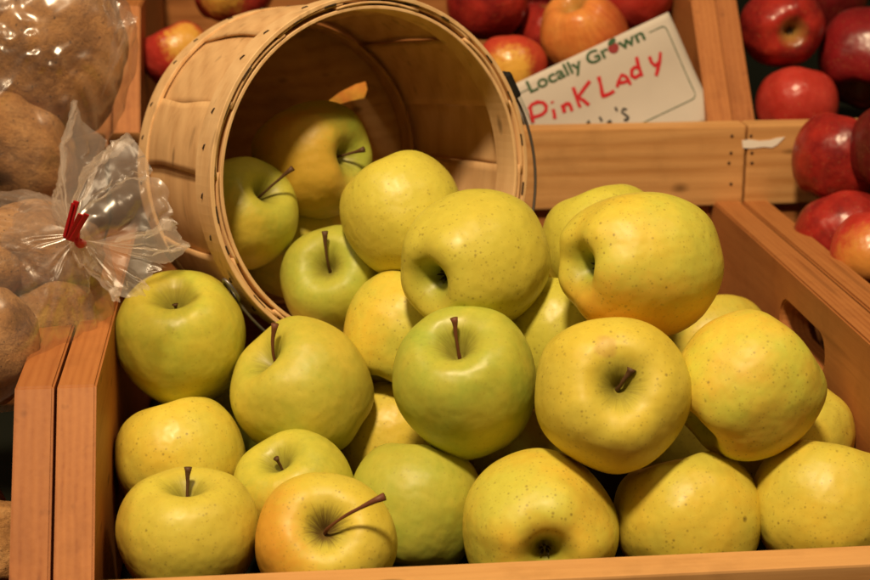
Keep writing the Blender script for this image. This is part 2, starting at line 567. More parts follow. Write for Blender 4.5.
def apple_bm(seed, k=1.0, taper=0.05, lobe=0.024, lump=0.030, nu=88, nv=56, skew=0.0):
    rnd = random.Random(seed)
    prof = catmull(PROFILE, nv)
    ph, ph2, ph3 = rnd.uniform(0, 6.28), rnd.uniform(0, 6.28), rnd.uniform(0, 6.28)
    off = Vector((seed * 7.3, seed * 1.9, seed * 4.1))
    bm = bmesh.new()
    rings = []
    for i, (x, z) in enumerate(prof):
        x = max(x, 0)
        if i in (0, nv):
            rings.append([bm.verts.new((0, 0, z * k))])
            continue
        row = []
        zz = z
        wl = lobe * (0.35 + 0.65 * max(0, -zz) ** 1.0 + 0.35 * max(0, zz - .5))
        for j in range(nu):
            a = 2 * math.pi * j / nu
            m = 1 + wl * math.cos(5 * a + ph) + 0.35 * lobe * math.cos(3 * a + ph2) + 0.3 * lobe * math.cos(2 * a + ph3)
            X = x * (1 + taper * zz) * m
            zl = z + 0.5 * wl * math.cos(5 * a + ph) * (-1 if z < 0 else 1) * min(1, x / .4) * (abs(z) > .55)
            p = Vector((X * math.cos(a), X * math.sin(a), zl * k))
            d = noise.noise(p * 1.15 + off) * lump + noise.noise(p * 2.6 + off) * lump * .25
            w = min(1.0, x / 0.3)
            p = p * (1 + d * w)
            p.x += skew * p.z
            row.append(bm.verts.new(p))
        rings.append(row)
    for i in range(nv):
        a, b = rings[i], rings[i + 1]
        for j in range(nu):
            j2 = (j + 1) % nu
            if len(a) == 1:
                bm.faces.new((a[0], b[j], b[j2]))
            elif len(b) == 1:
                bm.faces.new((a[j], b[0], a[j2]))
            else:
                bm.faces.new((a[j], b[j], b[j2], a[j2]))
    bmesh.ops.recalc_face_normals(bm, faces=bm.faces[:])
    return bm


M_stem = plain_mat("stem_brown", (0.13, 0.062, 0.024), 0.6, nscale=8, amount=0.6, bump=0.3)
M_stem_red = plain_mat("stem_reddish", (0.20, 0.07, 0.03), 0.55, nscale=8, amount=0.5, bump=0.3)
M_sepal = plain_mat("dried_sepal", (0.06, 0.045, 0.02), 0.85, nscale=10, amount=0.5)
M_core = plain_mat("eye_dark", (0.035, 0.03, 0.012), 0.9)


def calyx_bm(k, seed):
    rnd = random.Random(seed)
    bm = bmesh.new()
    z0 = -0.545 * k - 0.012
    for i in range(5):
        a = i * 2 * math.pi / 5 + rnd.uniform(-.2, .2)
        pts = []
        L = rnd.uniform(0.05, 0.085)
        for s in (0, .35, .7, 1.0):
            rr = 0.03 + L * s * (1 - .35 * s)
            pts.append(Vector((rr * math.cos(a + .3 * s), rr * math.sin(a + .3 * s), z0 - 0.10 * s - rnd.uniform(0, .02))))
        tube_bm(pts, [.016, .020, .013, .004], 6, bm)
    return bm


STEM_BASE = 0.50


def make_apple(name, label, cat, group, pos, R, stem_dir, mat, seed, k=1.0, taper=0.05, lobe=0.024, lump=0.030, stem=None, calyx=False, roll=0.0, skew=0.0,
               squash=None):
    bm = apple_bm(seed, k, taper, lobe, lump, skew=skew)
    o = link_mesh(name, bm, mat, None, None, True)
    q = camvec(stem_dir).to_track_quat('Z', 'Y') @ Quaternion((0, 0, 1), roll)
    o.matrix_world = Matrix.LocRotScale(Vector(pos), q, Vector((R, R, R)))
    tag(o, label, cat, group)
    if stem:
        L, bend, thick, red = stem
        lb = q.inverted() @ camvec(bend) if any(bend) else Vector()
        pts, rr = [], []
        for i in range(13):
            s = i / 12
            ax = L * (s - 0.42 * s * s * (1 if any(bend) else 0))
            p = Vector((0, 0, STEM_BASE * k - 0.02 + ax)) + lb * (L * 0.8 * s ** 1.9)
            p += Vector((noise.noise(Vector((s * 4, seed, 0))), noise.noise(Vector((s * 4, seed, 5))), 0)) * .02 * s
            pts.append(p)
            rr.append(0.62 * thick * (1.15 - 0.35 * math.sin(math.pi * min(1, s * 1.15)) + (0.95 * (max(0, s - .8) / .2) ** 1.5)) * (1 + .16 * noise.noise(Vector((s * 9, seed, 2)))))
        link_mesh("stem", tube_bm(pts, rr, 10), M_stem_red if red else M_stem, o, None, True)
    if calyx:
        link_mesh("calyx", calyx_bm(k, seed), M_sepal, o, None, True)
    return o


YEL, YEL2 = (0.72, 0.53, 0.058), (0.62, 0.56, 0.075)
GRN, GRN2 = (0.48, 0.50, 0.062), (0.61, 0.53, 0.066)
LGR, LGR2 = (0.385, 0.455, 0.060), (0.48, 0.49, 0.062)
ORANGE = (0.72, 0.30, 0.035)
G = "yellow apples heaped in the front crate"
GB = "yellow apples spilling from the basket"


def yel(tone, blush_dir=None, amt=0.0, w=0.5, seed=0, q=None, **kw):
    base, alt = {'y': (YEL, YEL2), 'yg': (YEL2, GRN2), 'g': (GRN, GRN2), 'lg': (LGR, LGR2)}[tone]
    return base, alt, blush_dir, amt, w


# key: pos+R, stem direction (right, up, towards viewer), tone, blush (camera dir, amount, width), shape, stem, calyx, label
APPLES = [
    ("A1", (0.0350, 0.1818, 0.0557, 0.0361), (-.05, .78, .62), 'g', None, dict(k=1.02, taper=.04), (.20, (0, 0, 0), .04, False), False, "round greenish yellow apple with small open dimple on top, below the plastic bag tail", G),
    ("A2", (0.1007, 0.1470, 0.0358, 0.0372), (-.62, .62, .48), 'g', ((.8, .5, .2), .12, .4), dict(k=.98, taper=.06, lobe=.035, skew=-.04), (.62, (.3, .9, .2), .045, True), False, "lobed yellow apple with reddish stem leaning against the basket's lower rim", G),
    ("A3", (0.0340, 0.1280, 0.0066, 0.0347), (-.25, .95, -.12), 'y', None, dict(k=.96, taper=.02, lump=.04), None, False, "plain yellow apple wedged against the left crate wall, showing no stem", G),
    ("A4", (0.0409, 0.0520, -0.0032, 0.0346), (.02, .94, .34), 'yg', ((-.9, -.3, .1), .3, .4), dict(k=.93, taper=.05), (.42, (.05, 1, 0), .046, False), False, "yellow apple with short upright stem in the front left corner", G),
    ("A5", (0.0943, 0.0970, -0.0037, 0.0314), (-.3, .76, .57), 'g', ((.1, -.75, .6), .55, .60), dict(k=1.0), (.26, (-.3, .6, .3), .04, False), False, "greenish apple with pinkish lower cheek and stubby stem behind the long stemmed one", G),
    ("A6", (0.1069, 0.0340, -0.0024, 0.0338), (.08, .42, .90), 'y', ((-.9, -.1, .35), .75, .50), dict(k=.93, taper=.05, lobe=.03), (1.10, (1, .42, .1), .045, True), False, "yellow apple with orange cheek, brown star and long bent stem facing out", G),
    ("A7", (0.1559, 0.0880, -0.0098, 0.0348), (.15, .96, -.22), 'lg', None, dict(k=1.0), None, False, "smooth green apple in the front row, right of the long stemmed apple", G),
    ("A8", (0.2141, 0.0437, -0.0055, 0.0390), (-.04, .22, -.97), 'y', None, dict(k=1.0, lobe=.03), None, True, "large yellow apple at front centre with its dark eye facing out", G),
    ("A9", (0.2900, 0.0460, -0.0040, 0.0370), (-.22, .95, -.18), 'y', None, dict(k=.93, lump=.035), None, False, "plain freckled yellow apple behind the front rail, second from right", G),
    ("A10", (0.3575, 0.0395, 0.0019, 0.0366), (.2, .95, -.2), 'y', None, dict(k=.95, lump=.035), None, False, "plain yellow apple at the right end of the front row, cut by the frame", G),
    ("A11", (0.1835, 0.0982, 0.0539, 0.0367), (-.17, .66, .73), 'lg', None, dict(k=1.08, taper=.07), (.50, (-.1, .95, .1), .044, True), False, "greenest apple in the middle of the heap with thin upright stem", G),
    ("A12", (0.2498, 0.0520, 0.0625, 0.0383), (.05, .17, .98), 'y', None, dict(k=.97, lobe=.04, lump=.05), (.36, (.5, .8, .1), .05, False), False, "round yellow apple right of centre, stem dimple facing out, with a small bruise", G),
    ("A13", (0.3185, 0.0567, 0.0622, 0.0364), (.72, .62, -.18), 'y', None, dict(k=1.0, taper=.07, lobe=.025, lump=.035), None, True, "lopsided freckled yellow apple in front of the crate's hand slot", G),
    ("A14", (0.1928, 0.1420, 0.1064, 0.0379), (.68, .30, -.67), 'yg', None, dict(k=1.04, taper=.05), None, True, "yellow apple on top of the heap before the basket, dark eye at left", G),
    ("A15", (0.2724, 0.0994, 0.1149, 0.0378), (.88, .04, -.46), 'y', ((-.1, -.9, .2), .7, .55), dict(k=1.10, taper=.07, lobe=.04), None, True, "big topmost yellow apple lying sideways with orange underside, eye at left", G),
    ("A16", (0.2737, 0.1868, 0.0999, 0.0355), (-.3, .95, -.12), 'yg', None, dict(k=1.02), None, False, "yellow apple half hidden behind the big topmost sideways apple", G),
    ("A17", (0.1604, 0.2032, 0.1183, 0.0342), (-.5, .85, -.15), 'yg', None, dict(k=1.02, taper=.04), None, False, "yellow apple resting in the lower right of the basket's mouth", GB),
    ("A18", (0.1238, 0.2260, 0.0730, 0.0325), (-.2, .36, .91), 'lg', None, dict(k=1.0), (.70, (0, 1, .05), .046, False), False, "green apple low in the basket's mouth with a dark upright stem", GB),
    ("A19", (0.1115, 0.2830, 0.1333, 0.0350), (.80, .05, .58), 'lg', ((-.25, -.2, .9), .55, .65), dict(k=1.0, taper=.06, lobe=.05), (.46, (.8, .25, .3), .042, False), False, "deepest apple in the basket with orange cheek and stem pointing right", GB),
    ("A20", (0.0693, 0.2480, 0.1086, 0.0323), (.58, .52, .60), 'lg', ((-.2, -.6, .7), .25, .45), dict(k=1.0), (.72, (.8, .6, .2), .042, False), False, "green yellow apple at the left inside the basket, long stem pointing up right", GB),
    ("A21", (0.1579, 0.1765, 0.0570, 0.0338), (.35, .92, -.2), 'y', None, dict(k=1.0), None, False, "yellow apple partly hidden between the green stemmed apple and the lobed one", G),
    ("A22", (0.1492, 0.1702, -0.0060, 0.0341), (.35, .92, -.2), 'y', None, dict(k=1.0), None, False, "shaded yellow apple deep under the greenest apple, left side showing", G),
    ("A23", (0.2385, 0.1503, 0.0591, 0.0343), (.2, .96, -.2), 'yg', None, dict(k=1.0), None, False, "yellow apple peeking out under the left end of the topmost sideways apple", G),
    ("A24", (0.2326, 0.2187, 0.0607, 0.0340), (.1, .9, .2), 'y', None, dict(k=1.0), None, False, "sliver of yellow apple at the back between the two top apples", G),
    ("A25", (0.3492, 0.2298, 0.0196, 0.0373), (-.1, .96, -.2), 'y', None, dict(k=1.0), None, False, "yellow apple in the back right of the crate behind the topmost apple", G),
    ("A26", (0.3597, 0.1062, 0.0135, 0.0329), (.2, .8, .3), 'y', None, dict(k=1.0), None, False, "yellow apple against the right crate wall, mostly behind the lopsided one", G),
    ("A27", (0.2258, 0.2037, -0.0236, 0.0366), (.2, .8, .3), 'y', None, dict(k=1.0), None, False, "dim yellow apple at the bottom, glimpsed under the greenest apple's right side", G),
    ("A28", (0.3241, 0.1876, -0.0246, 0.0355), (.2, .8, .3), 'yg', None, dict(k=1.0), None, False, "dim yellow apple at the bottom, glimpsed left of the lopsided apple", G),
    ("A29", (0.0998, 0.2961, 0.0777, 0.0333), (.2, .8, .3), 'g', None, dict(k=1.0), None, False, "dark green apple at the basket's bottom, barely seen between three others", GB),
    ("A30", (.0605, .2400, -.0200, .0366), (.2, .8, .3), 'lg', None, dict(k=1.0), None, False, "shadowed green apple glimpsed in the gap between round left apple and lobed one", G),
]
BRN, DKS = (.34, .17, .05), (.10, .06, .015)
MARKS = {"A12": [((-.15, .66, .74), .17, .45, (.55, .30, .08)), ((-.45, -.35, .8), .07, .5, BRN)],
         "A9": [((.64, .12, .76), .075, .85, DKS), ((-.45, .62, .64), .06, .6, BRN)],
         "A11": [((.18, -.72, .66), .06, .7, BRN), ((.32, -.62, .7), .05, .7, BRN)],
         "A15": [((-.35, -.25, .9), .09, .5, BRN), ((.6, .25, .75), .05, .6, DKS), ((.7, -.05, .7), .045, .6, DKS), ((.55, -.35, .75), .05, .5, BRN)],
         "A4": [((.1, -.5, .85), .08, .45, BRN), ((-.35, .1, .93), .05, .5, BRN)],
         "A3": [((-.4, .2, .9), .06, .6, BRN)], "A8": [((.5, .35, .8), .07, .4, BRN)],
         "A13": [((-.1, -.15, .98), .08, .45, BRN), ((.35, .2, .9), .05, .5, DKS)],
         "A10": [((-.3, .1, .95), .06, .5, BRN)], "A14": [((.2, .5, .84), .07, .35, BRN)], "A1": [((.3, -.3, .9), .07, .35, BRN)]}
for i, (key, pr, sd, tone, bl_, shp, stem, caly, label, grp) in enumerate(APPLES):
    seed = i + 3
    base, alt, *_ = yel(tone)
    bd, amt, wd = (None, 0.0, 0.5)
    q = camvec(sd).to_track_quat('Z', 'Y')
    if bl_:
        bd = tuple(q.inverted() @ camvec(bl_[0]))
        amt, wd = bl_[1], bl_[2]
    rj = random.Random(seed)
    jit = lambda c: tuple(max(0.0, v * rj.uniform(.95, 1.05)) for v in c)
    mat = apple_mat("apple_skin", jit(base), jit(alt), ORANGE, bd or (0, 0, -1), amt, wd, spots=0.35 if tone in ('g', 'lg') else 0.8,
                    russet=0.95 if key == "A6" else 0.45, seed=seed, rough=rj.uniform(.38, .48),
                    marks=[(tuple(q.inverted() @ camvec(m_[0])),) + m_[1:] for m_ in MARKS.get(key, [])],
                    cav=(0.17, 0.25, 0.03) if caly else (0.36, 0.38, 0.05))
    make_apple("yellow_apple", label, "apple", grp, pr[:3], pr[3], sd, mat, seed, stem=stem, calyx=caly, **shp)

# red apples in the other crates
DRED, MRED, PINK, OJ = (0.15, 0.009, 0.011), (0.42, 0.030, 0.020), (0.55, 0.06, 0.045), (0.70, 0.22, 0.05)
YB = (0.75, 0.45, 0.07)
GC, GR, GL = "red apples in the raised centre crate", "red apples in the raised right crate", "red apples in the crate at right edge"
REDS = [
    ((486, 2), .545, .0300, (.2, .8, .3), DRED, MRED, None, 0, 0, False, "dark red apple just right of the basket's top rim", GC),
    ((511, 70), .480, .0255, (0, .9, -.2), MRED, (0.50, 0.06, 0.03), ((.0, -.1, 1), .85, .21), 0, 0, False, "red apple with round yellow cheek between basket clip and card", GC),
    ((583, 34), .500, .0322, (.3, -.6, -.5), OJ, (0.72, 0.30, 0.07), ((1, .1, .2), .6, .6), .25, 0, False, "orange apple standing directly above the handwritten card", GC),
    ((545, 36), .560, .0270, (.2, .8, .3), MRED, DRED, None, 0, 0, False, "red apple tucked behind the left side of the orange apple", GC),
    ((634, -8), .560, .0320, (.1, .9, .2), PINK, MRED, None, 0, 0, False, "bright pinkish red apple above the card's upper right corner", GC),
    ((538, -16), .640, .0320, (.1, .9, .2), DRED, DRED, None, 0, 0, False, "very dark apple at the top edge behind the orange apple", GC),
    ((178, 56), .520, .0255, (-.4, .8, .2), MRED, PINK, ((.35, .25, .85), .8, .17), .2, 0, False, "red and yellow apple directly left above the basket's back hoop", GC),
    ((234, -14), .560, .0310, (.2, .9, .2), MRED, PINK, ((-.3, -.35, .9), .85, .20), .2, 0, False, "red and yellow apple at the top edge above the basket", GC),
    ((352, 90), .475, .0300, (.1, .9, .2), OJ, YB, None, .1, 0, False, "orange apple glimpsed only through the crack in the basket's bottom", GC),
    ((783, 27), .500, .0305, (-.08, .30, -.95), DRED, MRED, None, .2, 0, True, "dark red apple with its eye facing out in the raised right crate", GR),
    ((797, 108), .478, .0302, (.1, .9, -.2), PINK, MRED, None, .15, 0, False, "bright red apple low behind the board with the torn sticker", GR),
    ((868, 58), .500, .0372, (.3, .8, -.4), DRED, (0.24, .012, .015), None, 0, 0, False, "large very dark red apple at the upper right corner", GR),
    ((826, -4), .620, .0330, (.1, .9, .2), (0.10, .008, .008), DRED, None, 0, 0, False, "near-black apple added to darken the top edge between two upper right apples", GR),  # extra apple, coloured near-black to darken the crate's interior
    ((842, 160), .360, .0325, (.3, .85, .1), DRED, MRED, None, .1, 0, False, "upper dark red apple in the crate at right edge, on others", GL),
    ((845, 240), .310, .0318, (-.2, .8, -.3), DRED, MRED, ((.7, -.5, .5), .0, .5), .2, 0, False, "lower dark red apple with a streak of light, under the upper one", GL),
    ((872, 256), .250, .0260, (.3, .7, -.3), PINK, MRED, ((-.3, -.1, .9), .5, .35), .2, 0, False, "orange red apple cut by the right edge of the picture", GL),
    ((893, 150), .330, .0300, (.3, .85, .1), (0.08, .012, .008), DRED, None, 0, 0, False, "almost black red apple right of the upper one, cut by the frame", GL),
]
for i, (pp, Y, R, sd, base, alt, bl_, streak, _, caly, label, grp) in enumerate(REDS):
    q = camvec(sd).to_track_quat('Z', 'Y')
    bd, amt, wd, bc = (0, 0, -1), 0, .5, YB
    if bl_:
        bd, amt, wd = tuple(q.inverted() @ camvec(bl_[0])), bl_[1], bl_[2]
        if base == OJ:
            bc = MRED
    mat = apple_mat("red_apple_skin", base, alt, bc, bd, amt, wd, spots=.35, russet=.3, seed=50 + i, cav=(.35, .25, .06), streak=streak,
                    streak_col=(.30, .015, .012), rough=.30, dots=(.55, .30, .12))
    make_apple("red_apple", label, "apple", grp, at(pp[0], pp[1], Y), R, sd, mat, 60 + i, k=.97, taper=.08, lobe=.035, calyx=caly)

# ------------------------------------------------------------------ basket
BN = Vector((.412, -.903, .122)).normalized()               # out of the mouth
BC = CAM_LOC + px_ray(374.4, 175.8) * 0.97
basket = empty("apple_basket", BC)
tag(basket, "round wooden slat basket tipped on its side, spilling yellow apples", "basket")
BE1 = BN.cross(Vector((0, 0, 1))).normalized()
BE2 = BN.cross(BE1).normalized()
RIM_R, BACK_R, DEPTH = 0.0985, 0.0925, 0.1235
M_slat = [wood_mat("slat_wood_%d" % i, (0.76, 0.49, 0.24), (0.58, 0.335, 0.15), 'Z', 20 + i, rough=.6, knots=.12) for i in range(3)]
M_hoop = wood_mat("hoop_wood", (0.78, 0.53, 0.275), (0.64, 0.39, 0.18), 'Z', 30, rough=.55, knots=.05)
M_hoop_shade = wood_mat("shaded_hoop_wood", (0.50, 0.30, 0.13), (0.34, 0.18, 0.07), 'Z', 33, rough=.6, knots=.05)  # darker copy of the hoop wood: shade inside the basket put into its colour


def bpt(ang, s, R):
    """basket-local point: angle around axis, depth behind the mouth, radius"""
    return (BE1 * math.cos(ang) + BE2 * math.sin(ang)) * R - BN * s


def px_angle(x, y):
    """angle around the basket axis of a photograph pixel at the mouth plane"""
    d = px_ray(x, y)
    t_ = (BC - CAM_LOC).dot(BN) / d.dot(BN)
    v = CAM_LOC + d * t_ - BC
    return math.atan2(v.dot(BE2), v.dot(BE1))


def band_bm(s0, s1, r0, r1, th, a0=0, a1=2 * math.pi, n=120, wob=0.0, seed=0):
    bm = bmesh.new()
    closed = abs(a1 - a0 - 2 * math.pi) < 1e-6
    rows = []
    for i in range(n if closed else n + 1):
        a = a0 + (a1 - a0) * i / n
        w = wob * noise.noise(Vector((math.cos(a) * 2, math.sin(a) * 2, seed)))
        w2 = wob * noise.noise(Vector((math.cos(a) * 2.3, math.sin(a) * 2.3, seed + 9)))
        rows.append([bm.verts.new(bpt(a, s, r)) for s, r in ((s0 + w, r0), (s1 + w2, r1), (s1 + w2, r1 + th), (s0 + w, r0 + th))])
    m = len(rows)
    for i in range(m if closed else m - 1):
        p, q_ = rows[i], rows[(i + 1) % m]
        for k in range(4):
            bm.faces.new((p[k], p[(k + 1) % 4], q_[(k + 1) % 4], q_[k]))
    if not closed:
        bm.faces.new(rows[0])
        bm.faces.new(rows[-1][::-1])
    bmesh.ops.recalc_face_normals(bm, faces=bm.faces[:])
    bmesh.ops.bevel(bm, geom=[e for e in bm.edges if e.calc_face_angle(0) > 0.8], offset=0.0004, segments=1, affect='EDGES')
    return bm


NS = 14
_d = px_ray(341, 97).normalized()
for _k in range(400):
    _p = CAM_LOC + _d * (.80 + .001 * _k) - BC
    _s = -_p.dot(BN)
    if _s > .01 and (_p + BN * _s).length > RIM_R + (BACK_R - RIM_R) * _s / DEPTH:
        break
slit = math.atan2(_p.dot(BE2), _p.dot(BE1))
SLIT_S = min(.95, _s / DEPTH)
for i in range(NS):
    rnd = random.Random(100 + i)
    a_c = slit + (i + .5) * 2 * math.pi / NS
    half = math.pi / NS + (0.0 if i % 2 else 0.045)
    lay = 0.0015 if i % 2 else 0.0
    gapL = 0.0
    gapR = -0.006
    bm = bmesh.new()
    ns, na = 22, 10
    gridv = []
    for js in range(ns + 1):
        s = -0.0024 - .0008 * noise.noise(Vector((i * 1.7, 0, 0))) + (DEPTH + 0.0064) * js / ns
        f_ = js / ns
        R = RIM_R + (BACK_R - RIM_R) * f_ + (0.0016 + (.0012 if i % 2 else 0)) * math.sin(math.pi * f_) - .0022 + lay
        # the tapering slat bulges between hoops, with wavy edges
        cl = (.030 if i % 2 else .012) * math.sin(math.pi * f_) * (1 + .5 * noise.noise(Vector((f_ * 3, i, 1)))) + .010 * noise.noise(Vector((f_ * 4, i * 3.1, 0)))
        cr = (.030 if i % 2 else .012) * math.sin(math.pi * f_) * (1 + .5 * noise.noise(Vector((f_ * 3, i, 7)))) + .010 * noise.noise(Vector((f_ * 4, i * 3.1, 5)))
        lo = a_c - half + cl + gapL * math.exp(-((f_ - SLIT_S) / .22) ** 2)
        hi = a_c + half - cr - 0.0
        row = []
        for ja in range(na + 1):
            a = lo + (hi - lo) * ja / na
            bul = 0.0007 * math.cos((ja / na - .5) * math.pi)
            row.append((a, s, R + bul))
        gridv.append(row)
    th = 0.0014
    top = [[bm.verts.new(bpt(a, s, R + th)) for a, s, R in row] for row in gridv]
    bot = [[bm.verts.new(bpt(a, s, R)) for a, s, R in row] for row in gridv]
    for js in range(ns):
        for ja in range(na):
            bm.faces.new((top[js][ja], top[js][ja + 1], top[js + 1][ja + 1], top[js + 1][ja]))
            bm.faces.new((bot[js][ja], bot[js + 1][ja], bot[js + 1][ja + 1], bot[js][ja + 1]))
    for js in range(ns):
        for c_ in (0, na):
            bm.faces.new((top[js][c_], top[js + 1][c_], bot[js + 1][c_], bot[js][c_]))
    for ja in range(na):
        for r_ in (0, ns):
            bm.faces.new((top[r_][ja], top[r_][ja + 1], bot[r_][ja + 1], bot[r_][ja]))
    bmesh.ops.recalc_face_normals(bm, faces=bm.faces[:])
    link_mesh("slat", bm, M_slat[i % 3], basket, None, True)

RH = RIM_R + 0.0011
hoop_o = link_mesh("rim_hoop", band_bm(-0.0035, 0.0185, RH, RH - .0004, 0.0026, wob=.0012, seed=2), M_hoop, basket)
link_mesh("inner_rim_hoop", band_bm(-0.0022, 0.0175, RIM_R - 0.0046, RIM_R - 0.0054, 0.0021, wob=.0012, seed=5), M_hoop, basket)
hoop_b = link_mesh("back_hoop", band_bm(DEPTH - 0.016, DEPTH - 0.001, BACK_R + 0.0022, BACK_R + .0018, 0.0024, wob=.001, seed=8), M_hoop, basket)
link_mesh("inner_back_hoop", band_bm(DEPTH - 0.013, DEPTH - 0.0015, BACK_R - 0.0062, BACK_R - .0064, 0.0022, wob=.001, seed=9), M_hoop_shade, basket)
# round bottom disc of the basket
bm = bmesh.new()
outer = [bpt(2 * math.pi * i / 72, DEPTH + .001, BACK_R - .0046) for i in range(72)]


def on_disc(x, y):
    d = px_ray(x, y)
    q_ = BC - BN * (DEPTH + .001)
    p_ = CAM_LOC + d * ((q_ - CAM_LOC).dot(BN) / d.dot(BN))
    return p_ - BC


crack = [on_disc(x, y) for x, y in ((324, 104), (340, 92), (356, 84), (367, 81), (369, 89), (366, 98), (352, 101), (338, 105))]
vo_ = [bm.verts.new(p) for p in outer]
vc_ = [bm.verts.new(p) for p in crack]
ed_ = [bm.edges.new((v_[k], v_[(k + 1) % len(v_)])) for v_ in (vo_, vc_) for k in range(len(v_))]
bmesh.ops.triangle_fill(bm, use_beauty=True, use_dissolve=False, edges=ed_)
ex = bmesh.ops.extrude_face_region(bm, geom=bm.faces[:])
bmesh.ops.translate(bm, vec=-BN * .0022, verts=[g for g in ex['geom'] if isinstance(g, bmesh.types.BMVert)])
bmesh.ops.recalc_face_normals(bm, faces=bm.faces[:])
link_mesh("bottom_disc", bm, wood_mat("shaded_bottom_wood", (.50, .30, .13), (.34, .18, .07), 'X', 40), basket)  # brown darkened to carry the shade deep in the basket
M_staple = plain_mat("staple_wire", (0.10, 0.07, 0.05), 0.4, 0.7)
for hp, s_, R_, n_, ln in ((hoop_o, 0.008, RH + .0026, 26, .0032), (hoop_b, DEPTH - .008, BACK_R + .0045, 26, .0026)):
    for i in range(n_):
        a = i * 2 * math.pi / n_ + .16 * noise.noise(Vector((i * 1.37, n_, s_)))
        da = ln / R_ / 2
        link_mesh("staple", tube_bm([bpt(a - da, s_, R_ - .0003), bpt(a - da * .7, s_, R_ + .0003), bpt(a + da * .7, s_ + .0012, R_ + .0003), bpt(a + da, s_ + .0012, R_ - .0003)], .00042, 6), M_staple, hp)
# staples bridging along the rim edge
for i in range(22):
    a = i * 2 * math.pi / 22 + .1 + .2 * noise.noise(Vector((i * 2.3, 4, 1)))
    da = .0085 / RIM_R / 2 * random.Random(i).uniform(.5, 1.2)
    link_mesh("staple", tube_bm([bpt(a + da * (2 * k / 6 - 1), -.0030, RIM_R + .0012) for k in range(7)], .0006, 6), M_staple, hoop_o)

# wire bail with its two ears
M_wire = plain_mat("bail_wire", (0.22, 0.21, 0.20), 0.42, 0.8)
M_ear = plain_mat("ear_iron", (0.035, 0.032, 0.03), 0.5, 0.5)
a1, a2 = px_angle(506, 88), px_angle(236, 290)
RW = RIM_R + .0068
p1, p2 = bpt(a1, .006, RW), bpt(a2, .006, RW)
sweep = (a2 - a1) % (2 * math.pi)
if True:
    # go the way round that passes the lower right of the mouth
    mid = px_angle(480, 330)
    if not (0 < (mid - a1) % (2 * math.pi) < sweep):
        sweep -= 2 * math.pi
pts = []
for k in range(49):
    f_ = k / 48
    a = a1 + sweep * f_
    env = math.sin(math.pi * f_)
    env = env ** .6
    pts.append(bpt(a, .006 - .008 * env, RW + .0075 * env))
handle = link_mesh("wire_handle", tube_bm(pts, .0009, 10), M_wire, basket, None, True)
for aa in (a1, a2):
    c_ = bpt(aa, .004, RW - .0012)
    tn = (bpt(aa + .01, .004, RW) - bpt(aa - .01, .004, RW)).normalized()
    rn = bpt(aa, 0, 1.0).normalized()
    lp = [c_ + rn * .002 + tn * (.0075 * math.cos(u)) - BN * (.0042 * math.sin(u)) for u in [2 * math.pi * k / 20 for k in range(21)]]
    link_mesh("loop", tube_bm(lp, .0011, 8, cap=False), M_wire, handle, None, True)
    bm = box_bm((.017, .0050, .017), .0020)
    mt = Matrix((tn, rn, -BN)).transposed().to_4x4()
    mt.translation = bpt(aa, .0045, RW - .0008)
    bmesh.ops.transform(bm, matrix=mt, verts=bm.verts)
    if aa == a1:
        link_mesh("ear", bm, M_ear, basket)
    else:
        bm.free()

# ------------------------------------------------------------------ handwritten card
TR, BR, TL = Vector((.3707, .4634, .1957)), Vector((.3988, .4466, .1331)), Vector((.2551, .4502, .1465))
e1 = (TR - TL).normalized()
e2 = (BR - TR)
e2 = (e2 - e1 * e2.dot(e1)).normalized()
en = e1.cross(e2)
if en.dot(FWD) > 0:
    en = -en
SW, SH = (TR - TL).length, (BR - TR).length + .012
card = empty("price_card", TL)
tag(card, "white card with green border, handwritten in red, leaning in the raised crate", "card")


def cpt(u, v, lift=0.0):
    """card-local point: u right along the top, v down, in metres; the card bows a little"""
    bow = .0022 * math.sin(math.pi * u / SW) + .0012 * math.sin(2.2 * math.pi * v / SH + .6)
    return e1 * u + e2 * v + en * (bow + lift)


def card_uv(x, y):
    d = px_ray(x, y)
    t_ = (TL - CAM_LOC).dot(en) / d.dot(en)
    v = CAM_LOC + d * t_ - TL
    return v.dot(e1), v.dot(e2)


bm = bmesh.new()
nu_, nv_ = 30, 18
fr = [[bm.verts.new(cpt(SW * i / nu_, SH * j / nv_)) for i in range(nu_ + 1)] for j in range(nv_ + 1)]
for j in range(nv_):
    for i in range(nu_):
        bm.faces.new((fr[j][i], fr[j][i + 1], fr[j + 1][i + 1], fr[j + 1][i]))
ex = bmesh.ops.extrude_face_region(bm, geom=bm.faces[:])
bmesh.ops.translate(bm, vec=-en * .0005, verts=[g for g in ex['geom'] if isinstance(g, bmesh.types.BMVert)])
bmesh.ops.recalc_face_normals(bm, faces=bm.faces[:])
M_card = plain_mat("card_paper", (0.64, 0.585, 0.52), 0.75, nscale=28, amount=0.30)
link_mesh("sheet", bm, M_card, card, None, True)
M_gink = plain_mat("green_ink", (0.030, 0.10, 0.035), 0.6)
M_rink = plain_mat("red_ink", (0.62, 0.020, 0.030), 0.55)
M_kink = plain_mat("black_ink", (0.015, 0.015, 0.018), 0.6)


